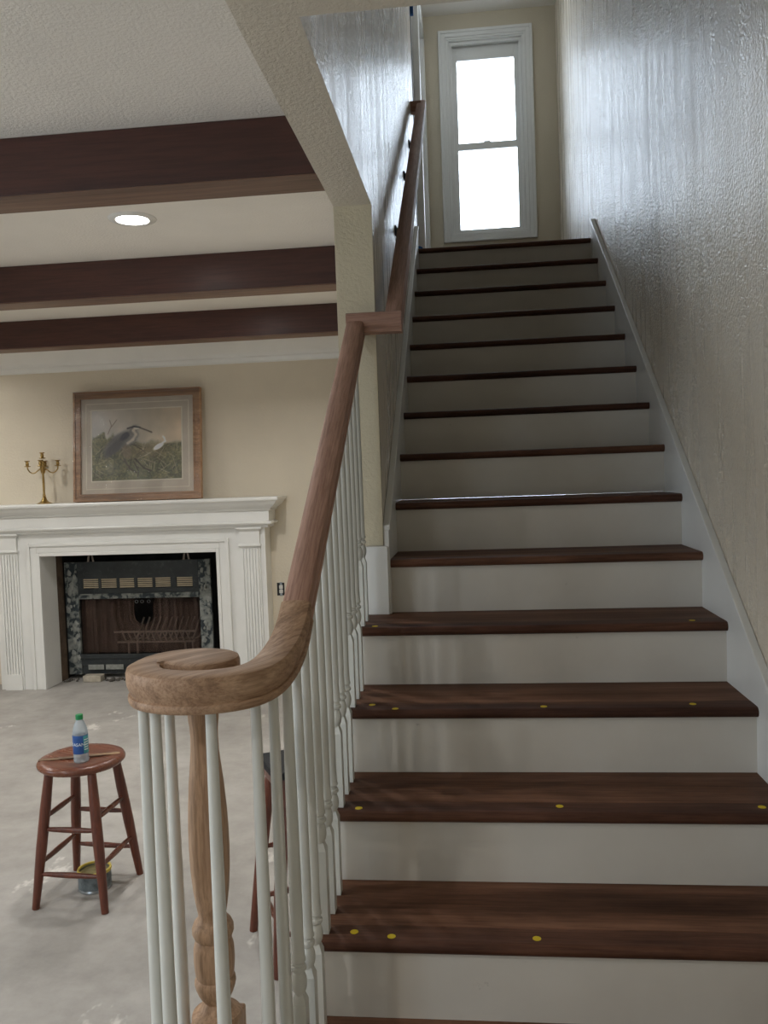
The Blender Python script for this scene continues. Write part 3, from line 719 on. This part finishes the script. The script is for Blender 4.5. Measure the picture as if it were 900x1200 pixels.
# painted print: a grid of colours
def painting(nx=240, nz=180):
    rs = np.random.RandomState(4)
    def vn(f, seed, ax=1.0):
        r = np.random.RandomState(seed); g = r.rand(int(f*1.4*ax)+4, int(f*1.4)+4)
        u = np.linspace(0, f*1.33/ax if ax > 1 else f*1.33, nx); v = np.linspace(0, f*ax if ax > 1 else f, nz)
        ui = np.clip(u.astype(int), 0, g.shape[1]-2); vi = np.clip(v.astype(int), 0, g.shape[0]-2)
        fu = (u-ui).clip(0, 1)[None, :]; fv = (v-vi).clip(0, 1)[:, None]; fu = fu*fu*(3-2*fu); fv = fv*fv*(3-2*fv)
        A = g[np.ix_(vi, ui)]; B = g[np.ix_(vi, ui+1)]; Cc = g[np.ix_(vi+1, ui)]; D = g[np.ix_(vi+1, ui+1)]
        return (A*(1-fu)+B*fu)*(1-fv)+(Cc*(1-fu)+D*fu)*fv
    X, Z = np.meshgrid(np.linspace(0, 1, nx), np.linspace(0, 1, nz))    # Z up
    cl = .5*vn(3, 1)+.3*vn(7, 2)+.2*vn(14, 3)
    sky = np.stack([.62+.16*cl+.06*X, .62+.13*cl+.01*X, .60+.12*cl-.06*X], -1)
    fol = .5*vn(12, 5)+.5*vn(45, 6); fine = vn(80, 7)
    hor = .50+.10*(vn(9, 8)-.5)+.22*np.exp(-((X-.12)/.16)**2)*(vn(22, 9)*.6+.5)
    g = np.stack([.27+.30*fol, .28+.27*fol, .20+.20*fol], -1)*(.75+.4*fine)[..., None]
    warm = np.exp(-((X-.6)/.25)**2-((Z-.42)/.14)**2)[..., None]
    g = g*(1-.5*warm)+np.array([.56, .48, .38])*.5*warm
    k = 1/(1+np.exp(-(Z-hor)/.012)); img = g*(1-k[..., None])+sky*k[..., None]
    pool = np.exp(-((X-.52)/.12)**2-((Z-.10)/.10)**2)[..., None]; img = img*(1-.6*pool)+np.array([.45, .47, .36])*.6*pool
    asp = 1.33
    def blend(mask, col, a=1.0):
        nonlocal img; mk = (mask*a)[..., None]; img = img*(1-mk)+np.array(col)*mk
    def ell(cx, cz, rx, rz, ang, col, a=1., soft=.15):
        dx = (X-cx)*asp; dz = Z-cz; c, s = math.cos(ang), math.sin(ang)
        d = ((dx*c+dz*s)/rx)**2+((-dx*s+dz*c)/rz)**2; blend(1/(1+np.exp((d-1)/soft)), col, a)
    def line(p, w, col, a=1.):
        for (x0, z0), (x1, z1) in zip(p[:-1], p[1:]):
            dx = (x1-x0)*asp; dz = z1-z0; L = dx*dx+dz*dz+1e-9
            t = np.clip((((X-x0)*asp)*dx+(Z-z0)*dz)/L, 0, 1)
            d = np.hypot((X-x0)*asp-t*dx, Z-z0-t*dz); blend(1/(1+np.exp((d-w)/(w*.3))), col, a)
    for k2 in range(90):     # twigs and reeds
        x0, z0 = rs.rand(), rs.rand()*.45; a2 = rs.uniform(-1.2, 1.2); L = rs.uniform(.05, .22)
        c2 = [(.72, .68, .58), (.20, .17, .14), (.5, .46, .36)][rs.randint(3)]
        line([(x0, z0), (x0+math.sin(a2)*L, z0+math.cos(a2)*L)], .0035, c2, .7)
    line([(.18, .66), (.22, .78), (.20, .86)], .004, (.45, .38, .32)); line([(.22, .76), (.28, .86)], .004, (.45, .38, .32))
    ell(.29, .53, .25, .105, .62, (.40, .39, .38), .95); ell(.25, .46, .20, .06, .75, (.33, .31, .31), .8)
    ell(.37, .62, .08, .045, .6, (.22, .23, .26), .9)
    line([(.40, .52), (.46, .57), (.49, .64), (.46, .70), (.49, .735)], .034, (.36, .35, .34)); line([(.40, .52), (.46, .57), (.495, .64), (.465, .70), (.49, .735)], .020, (.74, .70, .64)); ell(.505, .735, .045, .022, 0, (.80, .78, .73))
    line([(.40, .73), (.47, .755), (.54, .74)], .009, (.12, .12, .14)); line([(.54, .735), (.67, .665)], .009, (.30, .26, .22))
    ell(.39, .40, .07, .10, .2, (.50, .44, .37), .6)
    line([(.36, .30), (.42, .16), (.50, .10)], .008, (.28, .24, .2)); line([(.48, .30), (.58, .16), (.66, .12)], .008, (.22, .19, .16)); line([(.47, .25), (.52, .12), (.51, .03)], .007, (.25, .22, .18))
    ell(.745, .46, .085, .033, .5, (.93, .93, .90)); line([(.79, .51), (.82, .53), (.81, .575), (.795, .60)], .010, (.93, .93, .90))
    return np.clip((img-.45)*1.25+.53, 0, 1), nx, nz
img, nx, nz = painting()
vs = []; fs = []
for j in range(nz):
    for i in range(nx): vs.append(TP @ Vector((IX0+(IX1-IX0)*i/(nx-1), -.0072, IZ0+(IZ1-IZ0)*j/(nz-1))))
fs = [(j*nx+i, j*nx+i+1, (j+1)*nx+i+1, (j+1)*nx+i) for j in range(nz-1) for i in range(nx-1)]
me = bpy.data.meshes.new('print'); off = Vector(pc.location); me.from_pydata([tuple(v-off) for v in vs], [], fs)
at = me.color_attributes.new('paint', 'FLOAT_COLOR', 'POINT')
lin = np.where(img <= .04045, img/12.92, ((img+.055)/1.055)**2.4)
at.data.foreach_set('color', np.concatenate([lin.reshape(-1, 3), np.ones((nx*nz, 1))], 1).astype(np.float32).ravel())
mp_, nt, b = newmat('painted_marsh_print'); ca = N(nt, 'ShaderNodeVertexColor'); ca.layer_name = 'paint'
nt.links.new(ca.outputs[0], b.inputs['Base Color']); b.inputs['Roughness'].default_value = .5
me.materials.append(mp_); po = bpy.data.objects.new('print', me); C.objects.link(po); po.parent = pc
po['label'] = 'marsh painting of a grey heron and a white egret'
# shrink wrap
def wrapmb():
    mb = MB(); n = 40; vs = []; 
    for j in range(n+1):
        for i in range(n+1):
            x = -PW/2-.004+(PW+.008)*i/n; z = -.0+(PH+.003)*j/n
            d = .0025*math.sin(7*x+11*z)+.002*math.sin(31*x-13*z)
            e = min(i, n-i, j, n-j); y = -.034+(d if e > 1 else 0)
            vs.append(TP @ Vector((x, y, max(z, .0005))))
    mb.v = [tuple(v) for v in vs]; mb.f = [(j*(n+1)+i, j*(n+1)+i+1, (j+1)*(n+1)+i+1, (j+1)*(n+1)+i) for j in range(n) for i in range(n)]
    return mb
obj('plastic_wrap', wrapmb(), 'wrap', pc, smooth=80)

# ------------------------------------------------------------------ candelabrum
cl = (-2.855, 4.87, 1.4083)
cd = thing('candelabrum', 'small five-armed brass candelabrum left of the picture on the mantel', 'candelabra', cl)
obj('stem', MB().lathe([(.056, 0), (.057, .003), (.050, .007), (.034, .013), (.022, .026), (.014, .044), (.012, .048), (.016, .052), (.010, .056), (.013, .064), (.009, .072), (.0075, .080), (.0095, .15), (.0075, .225), (.011, .232), (.014, .240), (.010, .252), (.016, .262), (.010, .275), (.012, .295), (.014, .31), (.007, .325), (.006, .335)], cl, 20), 'brass', cd, smooth=45)
def cup(x, y, z, parent):
    obj('drip_pan', MB().lathe([(.004, 0), (.020, .002), (.025, .006), (.024, .008), (.004, .006)], (x, y, z), 16), 'brass', parent, smooth=45)
    obj('candle_cup', MB().lathe([(.005, .004), (.011, .012), (.013, .022), (.011, .034), (.009, .038), (.020, .045), (.020, .048), (.008, .048), (.007, .03)], (x, y, z), 16), 'brass', parent, smooth=45)
cup(cl[0], cl[1], cl[2]+.340, cd)
for a in (20, 110, 200, 290):
    ca_, sa = math.cos(math.radians(a)), math.sin(math.radians(a)); R_ = .108
    pts_ = [(cl[0]+ca_*r, cl[1]+sa*r, cl[2]+z) for r, z in ((.008, .262), (.022, .262), (.036, .252), (.052, .237), (.072, .232), (.092, .242), (.106, .262), (R_, .283))]
    ar = obj('arm', MB().tube(pts_, [.006, .005, .0045, .0045, .0045, .0045, .005, .006], 8), 'brass', cd, smooth=60)
    cup(cl[0]+ca_*R_, cl[1]+sa*R_, cl[2]+.280, ar)

# uncovered outlet box
ob = thing('electrical_outlet', 'uncovered electrical outlet on the wall right of the fireplace', 'outlet', (-1.0, YB, .70))
ox, oz = -1.118, .705
ox = -1.085
obj('box', MB().box(ox-.028, ox+.028, YB-.002, YB-.0003, oz-.048, oz+.048), 'black', ob)
obj('receptacle', MB().box(ox-.010, ox+.018, YB-.014, YB-.002, oz-.030, oz-.003).box(ox-.010, ox+.018, YB-.014, YB-.002, oz+.003, oz+.030), 'outlet', ob, bevel=.003)
obj('yoke', MB().box(ox-.006, ox+.012, YB-.006, YB-.002, oz-.052, oz+.052), 'can', ob)

# ------------------------------------------------------------------ wooden stool
def leg_tube(p0, p1, r0, rm, r1):
    p0, p1 = Vector(p0), Vector(p1); return MB().tube([p0, p0.lerp(p1, .25), p0.lerp(p1, .55), p1], [r0, rm, rm*1.02, r1], 14)
def spindle(p0, p1, r):
    p0, p1 = Vector(p0), Vector(p1); return MB().tube([p0, p0.lerp(p1, .2), p0.lerp(p1, .5), p0.lerp(p1, .8), p1], [r*.65, r*.95, r*1.15, r*.95, r*.65], 10)
def wooden_stool(root, feet, cen, half, ztop, levels, seat=None):
    tops = []
    for (fx, fy) in feet:
        d = Vector((fx-cen[0], fy-cen[1])); u = d.normalized()*half*1.414
        tops.append((cen[0]+u.x, cen[1]+u.y, ztop))
    L = [(Vector((f[0], f[1], 0.0)), Vector(t)) for f, t in zip(feet, tops)]
    for a, b in L: obj('leg', leg_tube(b, a, .016, .0195, .0135), 'stool', root, smooth=50)
    at_ = lambda i, z: L[i][0].lerp(L[i][1], z/ztop)
    for (i, j, zs) in levels:
        for z in zs: obj('stretcher', spindle(at_(i, z), at_(j, z), .0095), 'stool', root, smooth=50)
SX, SY = -1.125, 1.775
stl = thing('wooden_stool', 'round-seated reddish-brown wooden stool standing on the concrete floor', 'stool', (SX, SY, 0), 'wooden stools on the living room floor')
ft = [(-1.262, 1.632), (-.988, 1.612), (-.980, 1.915), (-1.254, 1.940)]
wooden_stool(stl, ft, (SX, SY), .088, .495, [(0, 1, (.125, .285)), (1, 2, (.160, .325)), (2, 3, (.115, .265)), (3, 0, (.160, .325))])
sr = .160
obj('seat', MB().lathe([(.01, .488), (sr-.035, .488), (sr-.012, .493), (sr-.002, .502), (sr, .510), (sr-.004, .518), (sr-.016, .5235), (sr-.035, .5235), (sr-.055, .5215), (.01, .518)], (SX, SY-.005, 0), 48), 'stool_x', stl, smooth=50)
ZS = .519   # top of the seat
# stir stick on the seat
sk = Matrix.Translation((-1.12, 1.76, ZS+.0045)) @ Matrix.Rotation(.30, 4, 'Z')
mb = MB().box(-.150, .140, -.011, .011, -.002, .002).box(-.153, -.12, -.009, .009, -.0022, .0022)
mb.v = [tuple(sk @ Vector(v)) for v in mb.v]
tag(obj('stir_stick', mb, 'stick', None, bevel=.001), 'flat wooden paint stir stick lying across the stool seat', 'stick')
# bottle
bx, by = -1.098, 1.715
bt = thing('water_bottle', 'clear plastic water bottle with green cap and blue label on the stool', 'bottle', (bx, by, ZS))
BH = .178
bp_ = [(.024, .001), (.027, .004), (.0275, .012), (.0265, .018), (.0275, .024), (.0275, .034), (.027, .036), (.027, .104), (.0275, .106), (.0272, .112), (.0245, .128), (.018, .146), (.0125, .157), (.0115, .162)]
obj('bottle_body', MB().lathe(bp_, (bx, by, ZS), 28), 'bottle', bt, smooth=60)
obj('cap', MB().lathe([(.0125, .160), (.0135, .161), (.0135, .176), (.0125, BH)], (bx, by, ZS), 24), 'green', bt, smooth=40)
lb = obj('label', MB().lathe([(.0277, .036), (.0279, .037), (.0279, .103), (.0277, .104)], (bx, by, ZS), 28, caps=False), 'label', bt, smooth=60)
def arc_patch(r, a0_, a1_, z0, z1, n=10):
    mb = MB(); vs = []
    for i in range(n+1):
        a = a0_+(a1_-a0_)*i/n
        vs += [(bx+r*math.cos(a), by+r*math.sin(a), ZS+z0), (bx+r*math.cos(a), by+r*math.sin(a), ZS+z1)]
    mb.add(vs, [(2*i, 2*i+2, 2*i+3, 2*i+1) for i in range(n)]); return mb
fa = math.atan2(-1.25-by, .38-bx)         # facing direction
obj('label_panel', arc_patch(.0282, fa+.35, fa+1.3, .038, .102), 'label2', lb, smooth=60)
for i in range(5): obj('label_print', arc_patch(.0284, fa+.45, fa+1.15, .050+i*.009, .0535+i*.009), 'paper', lb, smooth=60)
def wrapped_text(body, size, acen, r, z, parent):
    cu = bpy.data.curves.new('t', 'FONT'); cu.body = body; cu.size = size; cu.align_x = 'CENTER'; cu.resolution_u = 3
    to = bpy.data.objects.new('t', cu); C.objects.link(to); bpy.context.view_layer.update()
    me = bpy.data.meshes.new_from_object(to); bpy.data.objects.remove(to); bpy.data.curves.remove(cu)
    mb = MB(); mb.v = [(bx+r*math.cos(acen+v.co.x/r), by+r*math.sin(acen+v.co.x/r), ZS+z+v.co.y) for v in me.vertices]
    mb.f = [tuple(p.vertices) for p in me.polygons]; o = obj('lettering', mb, 'paper', parent); bpy.data.meshes.remove(me); return o
wrapped_text('DASANI', .0165, fa-.38, .0283, .066, lb)
# paint can under the stool
px_, py_ = -1.112, 1.800
pcn = thing('paint_can', 'small open paint can with yellow rim on the floor under the stool', 'can', (px_, py_, 0))
obj('can_body', MB().lathe([(.060, .0005), (.062, .002), (.062, .006), (.0605, .008), (.0605, .070), (.0625, .072), (.0625, .076), (.058, .076), (.057, .062), (.001, .062)], (px_, py_, 0), 32), 'can', pcn, smooth=40)
obj('can_label', MB().lathe([(.0612, .012), (.0612, .066)], (px_, py_, 0), 32, caps=False), 'canlabel', pcn, smooth=60)
obj('yellow_rim', MB().lathe([(.0632, .067), (.0640, .0725), (.063, .0775), (.056, .0775), (.0555, .071)], (px_, py_, 0), 32, caps=False), 'yellowpaint', pcn, smooth=60)
obj('paint', MB().lathe([(.001, .0635), (.0565, .0635)], (px_, py_, 0), 32, caps=False), 'oldpaint', pcn)
# second stool with black square seat, behind the balusters
F = [(-.417, 1.521), (-.27, 1.25), (-.024, 1.384), (-.171, 1.655)]
s2_ = thing('wooden_stool', 'square black-topped wooden stool half hidden behind the balusters', 'stool', (-.22, 1.45, 0), 'wooden stools on the living room floor')
wooden_stool(s2_, F, (-.22, 1.452), .078, .575, [(0, 1, (.16,)), (1, 2, (.12,)), (2, 3, (.16,)), (3, 0, (.12, .3))])
Ts = Matrix.Translation((-.22, 1.452, 0)) @ Matrix.Rotation(math.atan2(-.879, .477), 4, 'Z')
for nm, hs, z0, z1, mt in (('apron', .098, .555, .597, 'stool'), ('seat_pad', .112, .5975, .622, 'blackpad')):
    mb = MB().box(-hs, hs, -hs, hs, z0, z1); mb.v = [tuple(Ts @ Vector(v)) for v in mb.v]; obj(nm, mb, mt, s2_, bevel=.004)
# blue tape scraps
tag(obj('tape_scrap', MB().box(.050, .098, 4.155, 4.1695, 4.385, 4.46), 'bluetape'), 'blue painter tape scrap high on the stair wall end', 'tape')
tag(obj('tape_scrap', MB().prism([(.083, 2.8815), (.125, 2.8815), (.118, 2.902), (.098, 2.91), (.088, 2.90)], 3.935, 3.975, 'y'), 'bluetape', None, bevel=.002), 'crumpled blue painter tape at the left end of the top step', 'tape')
